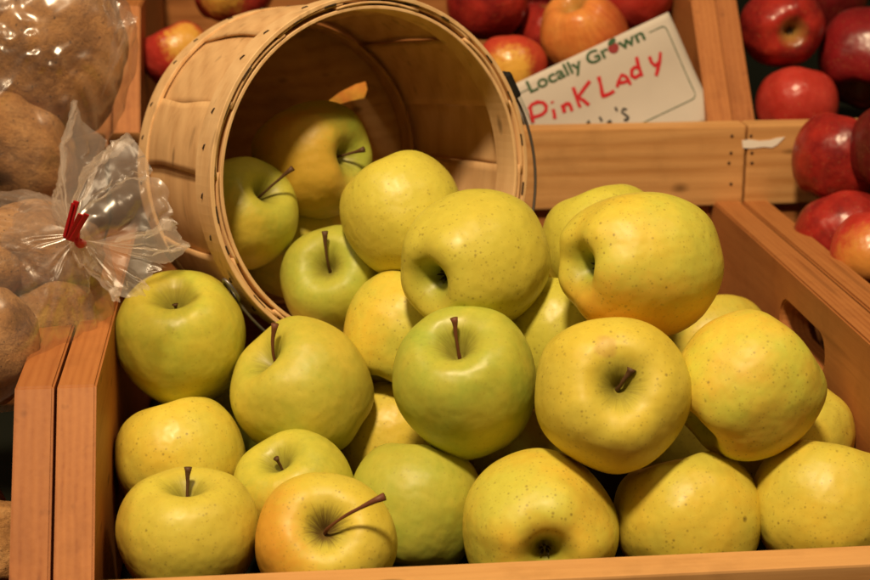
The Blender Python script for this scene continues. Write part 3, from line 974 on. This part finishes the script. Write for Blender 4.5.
def stroke_bm(bm, pl, w, lift=.0004):
    """ribbon along a polyline of card uv points"""
    den = []
    for a, b in zip(pl[:-1], pl[1:]):
        n_ = max(2, int(math.dist(a, b) / .0012))
        den += [(a[0] + (b[0] - a[0]) * k / n_, a[1] + (b[1] - a[1]) * k / n_) for k in range(n_)]
    den.append(pl[-1])
    prev = None
    for i, (u, v) in enumerate(den):
        q0, q1 = den[max(0, i - 1)], den[min(len(den) - 1, i + 1)]
        dx, dy = q1[0] - q0[0], q1[1] - q0[1]
        L = math.hypot(dx, dy) or 1
        nx, ny = -dy / L, dx / L
        ww = w * (1 + .30 * noise.noise(Vector((u * 160, v * 160, 0))) + .15 * noise.noise(Vector((u * 700, v * 700, 0))))
        a = bm.verts.new(cpt(u + nx * ww, v + ny * ww, lift))
        b = bm.verts.new(cpt(u - nx * ww, v - ny * ww, lift))
        if prev:
            bm.faces.new((prev[0], prev[1], b, a))
        prev = (a, b)


def arc(cx, cy, rx, ry, a0, a1, n_=14):
    return [(cx + rx * math.cos(rad(a0 + (a1 - a0) * k / n_)), cy + ry * math.sin(rad(a0 + (a1 - a0) * k / n_))) for k in range(n_ + 1)]


def strokes(name, letters, mat, w, org, sx, sy):
    """letters: list of polylines in a unit box (x right, y down)"""
    bm = bmesh.new()
    for pl in letters:
        stroke_bm(bm, [(org[0] + x * sx, org[1] + y * sy) for x, y in pl], w)
    return link_mesh(name, bm, mat, card)


# thin green border with a gap where the printed heading sits
uL, vT = card_uv(519, 94)
uR, vT2 = card_uv(664, 25)
uB, vB = card_uv(697, 97)
bm = bmesh.new()
vt = (vT + vT2) / 2
gl0 = card_uv(530, 88)[0] - .001
gl1 = card_uv(647, 33)[0] + .001
u0, u1, v1 = .0045, (uR + uB) / 2, vB
stroke_bm(bm, [(gl0, vt), (u0, vt), (u0, v1), (u1 - .004, v1)], .00028)
stroke_bm(bm, [(gl1, vt), (u1 - .003, vt)] + arc(u1 - .003, vt + .003, .003, .003, -90, 0, 5) + [(u1, v1 - .004)] + arc(u1 - .004, v1 - .004, .004, .004, 0, 90, 5), .00028)
link_mesh("border_line", bm, M_gink, card)


def text_mesh(txt, height, bold=.0):
    cu = bpy.data.curves.new("heading", 'FONT')
    cu.body = txt
    cu.size = height
    cu.offset = bold
    ob = bpy.data.objects.new("heading", cu)
    COL.objects.link(ob)
    bpy.context.view_layer.update()
    dg = bpy.context.evaluated_depsgraph_get()
    me = bpy.data.meshes.new_from_object(ob.evaluated_get(dg))
    bpy.data.objects.remove(ob)
    return me


def place_text(txt, ua, ub, vbase, height, mat, stretch=True):
    me = text_mesh(txt, height, height * .018)
    xs = [v.co.x for v in me.vertices]
    x0_, x1_ = min(xs), max(xs)
    k = (ub - ua) / (x1_ - x0_)
    for v in me.vertices:
        u, w_ = ua + (v.co.x - x0_) * k, vbase - v.co.y
        v.co = cpt(u, w_, .0005)
    me.materials.append(mat)
    o = bpy.data.objects.new("printed_heading", me)
    COL.objects.link(o)
    o.parent = card
    return o


ta = card_uv(529, 91)
tb = card_uv(645, 39)
vb = (ta[1] + tb[1]) / 2 + .0008
tlen = tb[0] - ta[0]
gap0, gap1 = ta[0] + tlen * .695, ta[0] + tlen * .775
place_text("Locally Gr", ta[0], gap0 - .0004, vb, .0125, M_gink)
place_text("wn", gap1 + .0004, tb[0], vb, .0125, M_gink)
# the small printed apple that stands for the letter o
bm = bmesh.new()
gc = ((gap0 + gap1) / 2, vb - .0036)
vv = [bm.verts.new(cpt(gc[0] + .0040 * math.cos(a) * (1 - .12 * math.sin(a)), gc[1] + .0036 * math.sin(a), .0005)) for a in [2 * math.pi * k / 24 for k in range(24)]]
bm.faces.new(vv)
link_mesh("printed_fruit", bm, plain_mat("dark_red_ink", (0.30, .03, .03), .6), card)
bm = bmesh.new()
vv = [bm.verts.new(cpt(gc[0] + .0008 + .0034 * math.cos(a), gc[1] - .0046 + .0020 * math.sin(a) - .0008 * math.cos(a), .0006)) for a in [2 * math.pi * k / 16 for k in range(16)]]
bm.faces.new(vv)
link_mesh("printed_leaf", bm, M_gink, card)

# red handwriting: Pink LAdy
ra, rb = card_uv(530, 121), card_uv(660, 72)
hx = .0115
vb2 = ra[1] - .0005
U = lambda x, y: card_uv(x, y)


def px_strokes(name, lines, mat, w):
    bm = bmesh.new()
    for pl in lines:
        stroke_bm(bm, [card_uv(500 + x / 3.955, y / 3.955) for x, y in pl], w)
    return link_mesh(name, bm, mat, card)


RED_LINES = [
    [(118, 425), (123, 452), (130, 486)], [(112, 432), (124, 414), (146, 404), (168, 406), (181, 420), (180, 438), (166, 452), (146, 460), (128, 464)],   # P
    [(208, 432), (213, 448), (216, 470)], [(203, 402), (206, 408)],                                                                                     # i
    [(243, 414), (250, 430), (254, 446)], [(247, 424), (258, 412), (270, 410), (278, 422), (283, 440)],                                                   # n
    [(286, 346), (296, 374), (310, 414), (316, 425)], [(352, 322), (330, 350), (304, 388)], [(306, 386), (326, 396), (350, 416)],                          # K
    [(386, 304), (396, 340), (404, 382), (430, 372), (450, 360)],                                                                                        # L
    [(460, 346), (466, 322), (478, 296), (496, 304), (506, 318), (514, 336)], [(466, 330), (486, 326), (506, 320)],                                       # A
    [(536, 226), (542, 252), (550, 276), (560, 302)], [(548, 270), (530, 266), (518, 278), (518, 300), (532, 308), (550, 296), (556, 284)],                # d
    [(588, 224), (596, 246), (610, 260), (624, 250)], [(632, 206), (630, 240), (622, 276), (616, 300)],                                                   # y
]
px_strokes("red_lettering", RED_LINES, M_rink, .00125)
BLACK_LINES = [
    [(330, 520), (338, 500), (350, 478), (356, 500), (360, 520)], [(336, 504), (358, 500)],                                                               # A
    [(372, 510), (376, 540)], [(372, 512), (386, 504), (388, 520), (374, 526)],                                                                          # p
    [(394, 506), (398, 536)], [(394, 508), (406, 500), (408, 516), (396, 520)],                                                                           # p
    [(392, 462), (402, 480)],                                                                                                                            # l
    [(424, 494), (438, 488), (434, 478), (426, 484), (426, 500), (440, 500)],                                                                             # e
    [(454, 424), (462, 440)],                                                                                                                            # apostrophe
    [(500, 434), (486, 430), (480, 444), (494, 454), (506, 464), (502, 474), (488, 474)],                                                                 # s
]
px_strokes("black_lettering", BLACK_LINES, M_kink, .0008)

# ------------------------------------------------------------------ potatoes
def potato_mat(seed):
    t = NT("potato_skin")
    v = t.coords(loc=(seed * 2.1, seed, -seed))
    a = t.noise(v, 1.6, 4, .6)
    b = t.noise(v, 9.0, 6, .7)
    col = t.ramp(a, [(.3, (.23, .105, .034)), (.5, (.46, .235, .082)), (.72, (.60, .345, .14))])
    col = t.mix(t.math('MULTIPLY', t.ramp(b, [(.45, (0, 0, 0)), (.72, (1, 1, 1))]), .6), col, (.16, .075, .032))
    vo = t.n("TexVoronoi")
    vo.inputs["Scale"].default_value = 7
    t.l(v, vo.inputs["Vector"])
    col = t.mix(t.math('MULTIPLY', t.ramp(vo.outputs["Distance"], [(.06, (1, 1, 1)), (.16, (0, 0, 0))]), .8), col, (.06, .03, .015))
    t.principled(col, .75, bump=b, bump_strength=.45, bump_dist=.03, Specular_IOR_Level=.25)
    return t.m


def potato(pos, radii, rot, seed, label, group):
    bm = bmesh.new()
    bmesh.ops.create_icosphere(bm, subdivisions=5, radius=1.0)
    off = Vector((seed * 5.1, seed * 2.2, 0))
    rnd = random.Random(seed)
    eyes = [Vector((rnd.gauss(0, 1), rnd.gauss(0, 1), rnd.gauss(0, 1))).normalized() for _ in range(9)]
    for vtx in bm.verts:
        p = vtx.co.normalized()
        d = 1 + .24 * noise.noise(p * 1.0 + off) + .085 * noise.noise(p * 2.3 + off) + .02 * noise.noise(p * 6 + off)
        for e in eyes:
            g = p.dot(e)
            if g > .965:
                d -= .055 * ((g - .965) / .035) ** 1.5
        vtx.co = p * d
    o = link_mesh("potato", bm, potato_mat(seed), None, None, True)
    o.matrix_world = Matrix.LocRotScale(Vector(pos), Matrix.Rotation(rot[0], 3, 'X').to_quaternion() @ Matrix.Rotation(rot[1], 3, 'Y').to_quaternion() @ Matrix.Rotation(rot[2], 3, 'Z').to_quaternion(), Vector(radii))
    tag(o, label, "potato", group)
    return o


PG1, PG2 = "potatoes in the lower plastic bag", "potatoes in the upper plastic bag"
lower = [
    potato(at(38, 250, .200), (.036, .030, .027), (.1, .3, .3), 1, "large brown potato in the lower bag beside the red twist tie", PG1),
    potato(at(52, 320, .175), (.027, .022, .019), (.2, -.1, .1), 2, "smaller brown potato low in the bag resting above the left boards", PG1),
    potato(at(-14, 352, .120), (.026, .024, .033), (.2, .2, .1), 3, "potato cut by the left edge, lowest in the lower bag", PG1),
    potato(at(-40, 265, .19), (.034, .03, .03), (.0, .4, .1), 8, "potato at left edge behind the large lower bag potato", PG1),
]
upper = [
    potato(at(62, 48, .320), (.041, .036, .053), (.1, .35, .2), 4, "large brown potato filling the upper bag", PG2),
    potato(at(8, 150, .300), (.040, .032, .036), (.2, .7, .1), 5, "dark potato at the left edge in the lower part of the upper bag", PG2),
    potato(at(-12, 10, .330), (.042, .032, .040), (.1, .2, .5), 6, "brown potato in the upper left corner under shining plastic folds", PG2),
]
potato(at(-8, 548, .055), (.026, .024, .022), (.3, .2, .1), 7, "pale potato in the bottom left corner inside the left crate", "loose potatoes in the left crate")
potato((-.105, .16, -.030), (.040, .032, .027), (.0, .2, .4), 9, "dim potato low inside the left crate under the lower bag", "loose potatoes in the left crate")


# ------------------------------------------------------------------ plastic bags
def bag_shell(name, pots, inflate, seed, mat, parent, wr=.0035, gather=None):
    bpy.context.view_layer.update()
    pts = []
    for p in pots:
        pts += [p.matrix_world @ v.co for v in p.data.vertices]
    hb = bmesh.new()
    for p in pts[::3]:
        hb.verts.new(p)
    r_ = bmesh.ops.convex_hull(hb, input=hb.verts[:])
    c = Vector()
    for p in pts:
        c += p
    c /= len(pts)
    bmesh.ops.delete(hb, geom=[v for v in hb.verts if not v.link_faces], context='VERTS')
    bmesh.ops.recalc_face_normals(hb, faces=hb.faces[:])
    tree = BVHTree.FromBMesh(hb)
    bm = bmesh.new()
    bmesh.ops.create_icosphere(bm, subdivisions=6, radius=1.0)
    off = Vector((seed * 3.3, seed, seed * 2))
    for v in bm.verts:
        d = v.co.normalized()
        hit = tree.ray_cast(c, d)
        R = (hit[0] - c).length if hit[0] else .03
        v.co = c + d * (R + inflate)
    for _ in range(3):
        bmesh.ops.smooth_vert(bm, verts=bm.verts[:], factor=.5, use_axis_x=True, use_axis_y=True, use_axis_z=True)
    bm.normal_update()
    cos = []
    for v in bm.verts:
        p = v.co
        q = Vector((p.x * 34, p.y * 26, p.z * 34)) + off
        w1 = noise.noise(q)
        # folds fan out from where the film is gathered
        gd = p - gather
        gl_ = gd.length
        gdn = gd / max(gl_, 1e-5)
        fo = Vector((gdn.x * 5.5, gdn.y * 5.5, gdn.z * 5.5)) + off
        wob = .35 * noise.noise(p * 30 + off)
        f1_ = max(0.0, 1 - 3.2 * abs(noise.noise(fo + Vector((wob, 0, gl_ * 5)))))
        f2_ = max(0.0, 1 - 3.0 * abs(noise.noise(fo * 2.3 + Vector((0, wob, gl_ * 9)))))
        f3_ = max(0.0, 1 - 4.0 * abs(noise.noise(Vector((p.x * 26 - p.z * 18, p.y * 20, p.z * 30 + p.x * 14)) - off)))
        cos.append(p + v.normal * (wr * (w1 * .35 + .75 * f1_ ** 1.5 + .30 * f2_ ** 1.5 + .12 * f3_ ** 2) + .0008))
    for v, p in zip(bm.verts, cos):
        v.co = p
    for _ in range(4):
        bmesh.ops.smooth_vert(bm, verts=bm.verts[:], factor=.5, use_axis_x=True, use_axis_y=True, use_axis_z=True)
    hb.free()
    bmesh.ops.translate(bm, vec=-parent.location, verts=bm.verts)
    return link_mesh(name, bm, mat, parent, None, True)


def flare_bm(neck, tips, rneck, ruff=.007, seed=0, n_s=70, n_a=320):
    """gathered bag end: a ruffled cone of film from the tied neck to a ragged mouth given by tip points"""
    bm = bmesh.new()
    m = len(tips)
    cen = sum((Vector(t_) for t_ in tips), Vector()) / m
    ax = (cen - neck).normalized()
    rows = []
    for i in range(n_s + 1):
        s = i / n_s
        row = []
        for j in range(n_a):
            u = j / n_a * m
            k = int(u) % m
            f_ = u - int(u)
            f_ = f_ * f_ * (3 - 2 * f_)
            tp = Vector(tips[k]).lerp(Vector(tips[(k + 1) % m]), f_)
            a = 2 * math.pi * j / n_a
            side = (tp - cen) - ax * (tp - cen).dot(ax)
            sn = side.normalized()
            base = neck + sn * rneck
            p = base.lerp(tp, s)
            bulge = math.sin(math.pi * s) * .006
            q = Vector((math.cos(a) * 3.2, math.sin(a) * 3.2, seed + s * 1.2))
            rf = noise.noise(q) * 1.1 + .6 * (1 - 2 * abs(noise.noise(q * 2.7))) + .25 * noise.noise(q * 6)
            p += sn * (bulge + ruff * rf * (s * (1 - .35 * s)) * 1.6)
            p += ax * (ruff * .8 * noise.noise(q * 1.7 + Vector((5, 0, 0))) * s * s)
            pl_ = math.cos(a * 23 + 3 * noise.noise(Vector((s * 3, a, seed)))) + .6 * math.cos(a * 41 + 2)
            p += sn * (.0009 * pl_ * math.sin(math.pi * min(1, s * 1.3 + .05)) * (1 - .6 * s))
            cr = Vector((p.x * 75, p.y * 75, p.z * 75))
            p += sn * (.0025 * s * (max(0, 1 - 3 * abs(noise.noise(cr))) - .3) + .0010 * s * (max(0, 1 - 3 * abs(noise.noise(cr * 1.9 + Vector((3, 1, 2))))) - .3)) + ax * (.0016 * s * noise.noise(cr * 1.6))
            row.append(bm.verts.new(p))
        rows.append(row)
    for i in range(n_s):
        for j in range(n_a):
            j2 = (j + 1) % n_a
            bm.faces.new((rows[i][j], rows[i][j2], rows[i + 1][j2], rows[i + 1][j]))
    return bm


M_bag = plastic_mat("clear_plastic_film", haze=.085, seed=1.0, scale=22)
M_bag2 = plastic_mat("clear_plastic_film_b", haze=.085, seed=7.0, scale=20)
M_tail = plastic_mat("gathered_plastic_film", haze=.17, seed=3.0, scale=30, tint=(.96, .93, .90))
M_tie = plain_mat("red_tie", (0.55, 0.012, 0.018), 0.4, nscale=120, amount=.3)

bag_a = empty("plastic_bag", at(60, 345, .14))
tag(bag_a, "clear plastic bag of potatoes closed with a red tie, on the left boards", "bag", "clear bags of potatoes")
bag_shell("film", lower, .0022, 2, M_bag, bag_a, .0058, at(76, 236, .155))
NECK = at(76, 236, .155)
tips = [at(188, 243, .150), at(168, 215, .178), at(152, 170, .195), at(134, 140, .205), at(112, 150, .215), at(78, 106, .235), at(66, 150, .225), at(62, 190, .205),
        at(78, 268, .150), at(120, 300, .122), at(138, 288, .118), at(160, 262, .125)]
bm = flare_bm(NECK, tips, .0045, .0075, 4)
bmesh.ops.translate(bm, vec=-bag_a.location, verts=bm.verts)
link_mesh("gathered_tail", bm, M_tail, bag_a, None, True)
# shoulder of film running into the neck
tips2 = [at(60, 205, .19), at(20, 200, .20), at(5, 250, .16), at(40, 300, .140), at(88, 290, .150), at(86, 250, .175)]
bm = flare_bm(NECK, tips2, .0045, .003, 9, 24, 120)
bmesh.ops.translate(bm, vec=-bag_a.location, verts=bm.verts)
link_mesh("shoulder_film", bm, M_bag, bag_a, None, True)
# red twist tie: a wrap round the neck and two flat ends standing up
bm = bmesh.new()
axn = (at(140, 200, .17) - NECK).normalized()
ua_ = axn.orthogonal().normalized()
ub_ = axn.cross(ua_)
tube_bm([NECK + (ua_ * math.cos(2 * math.pi * k / 24) + ub_ * math.sin(2 * math.pi * k / 24)) * .0056 + axn * (.002 * math.sin(k * .5)) for k in range(40)], .0016, 8, bm)
bmesh.ops.translate(bm, vec=-bag_a.location, verts=bm.verts)
tie = link_mesh("twist_tie", bm, M_tie, bag_a, None, True)


def strip(p0, p1, w, th, name="tie_end"):
    d = (p1 - p0)
    L = d.length
    d.normalize()
    wv_ = RIGHT - d * RIGHT.dot(d)
    wv_.normalize()
    nn = d.cross(wv_)
    bm = box_bm((w, th, L), .0005)
    mt = Matrix((wv_, nn, d)).transposed().to_4x4()
    mt.translation = (p0 + p1) / 2 - bag_a.location
    bmesh.ops.transform(bm, matrix=mt, verts=bm.verts)
    return link_mesh(name, bm, M_tie, tie)


strip(at(66, 239, .143), at(76.5, 201, .138), .0030, .0007)
strip(at(64, 237, .142), at(73, 203, .1375), .0016, .0007)
strip(at(68, 240, .141), at(81, 214, .132), .0030, .0008)
strip(at(71, 241, .140), at(87, 214, .131), .0028, .0008)

bag_b = empty("plastic_bag", at(60, 180, .31))
tag(bag_b, "clear plastic bag with large potatoes in the upper left corner", "bag", "clear bags of potatoes")
bag_shell("film", upper, .0026, 6, M_bag2, bag_b, .0062, at(56, 6, .262))
# loose corner of film at the right of the upper bag
bm = bmesh.new()
crn = [[at(104, -6, .30), at(116, 0, .295), at(127, 10, .290), at(138, 17, .285)],
       [at(103, 20, .30), at(112, 24, .296), at(122, 26, .29), at(134, 27, .285)],
       [at(104, 45, .30), at(110, 47, .298), at(118, 46, .294), at(126, 44, .29)],
       [at(100, 75, .305), at(106, 74, .30), at(111, 70, .296), at(117, 64, .293)],
       [at(94, 100, .305), at(98, 98, .303), at(102, 96, .302), at(106, 88, .30)]]
nn_ = 6
gv = []
for i in range((len(crn) - 1) * nn_ + 1):
    row = []
    for j in range(3 * nn_ + 1):
        fi, fj = i / nn_, j / nn_
        i0, j0 = min(int(fi), len(crn) - 2), min(int(fj), 2)
        a = crn[i0][j0].lerp(crn[i0][j0 + 1], fj - j0)
        b = crn[i0 + 1][j0].lerp(crn[i0 + 1][j0 + 1], fj - j0)
        p = a.lerp(b, fi - i0)
        p = p + Vector((0, -.006, .001)) * (noise.noise(Vector((fi * 1.1, fj * 1.7, 3))) * 1.2)
        row.append(bm.verts.new(p - bag_b.location))
    gv.append(row)
for i in range(len(gv) - 1):
    for j in range(len(gv[0]) - 1):
        bm.faces.new((gv[i][j], gv[i][j + 1], gv[i + 1][j + 1], gv[i + 1][j]))
link_mesh("loose_corner", bm, M_tail, bag_b, None, True)
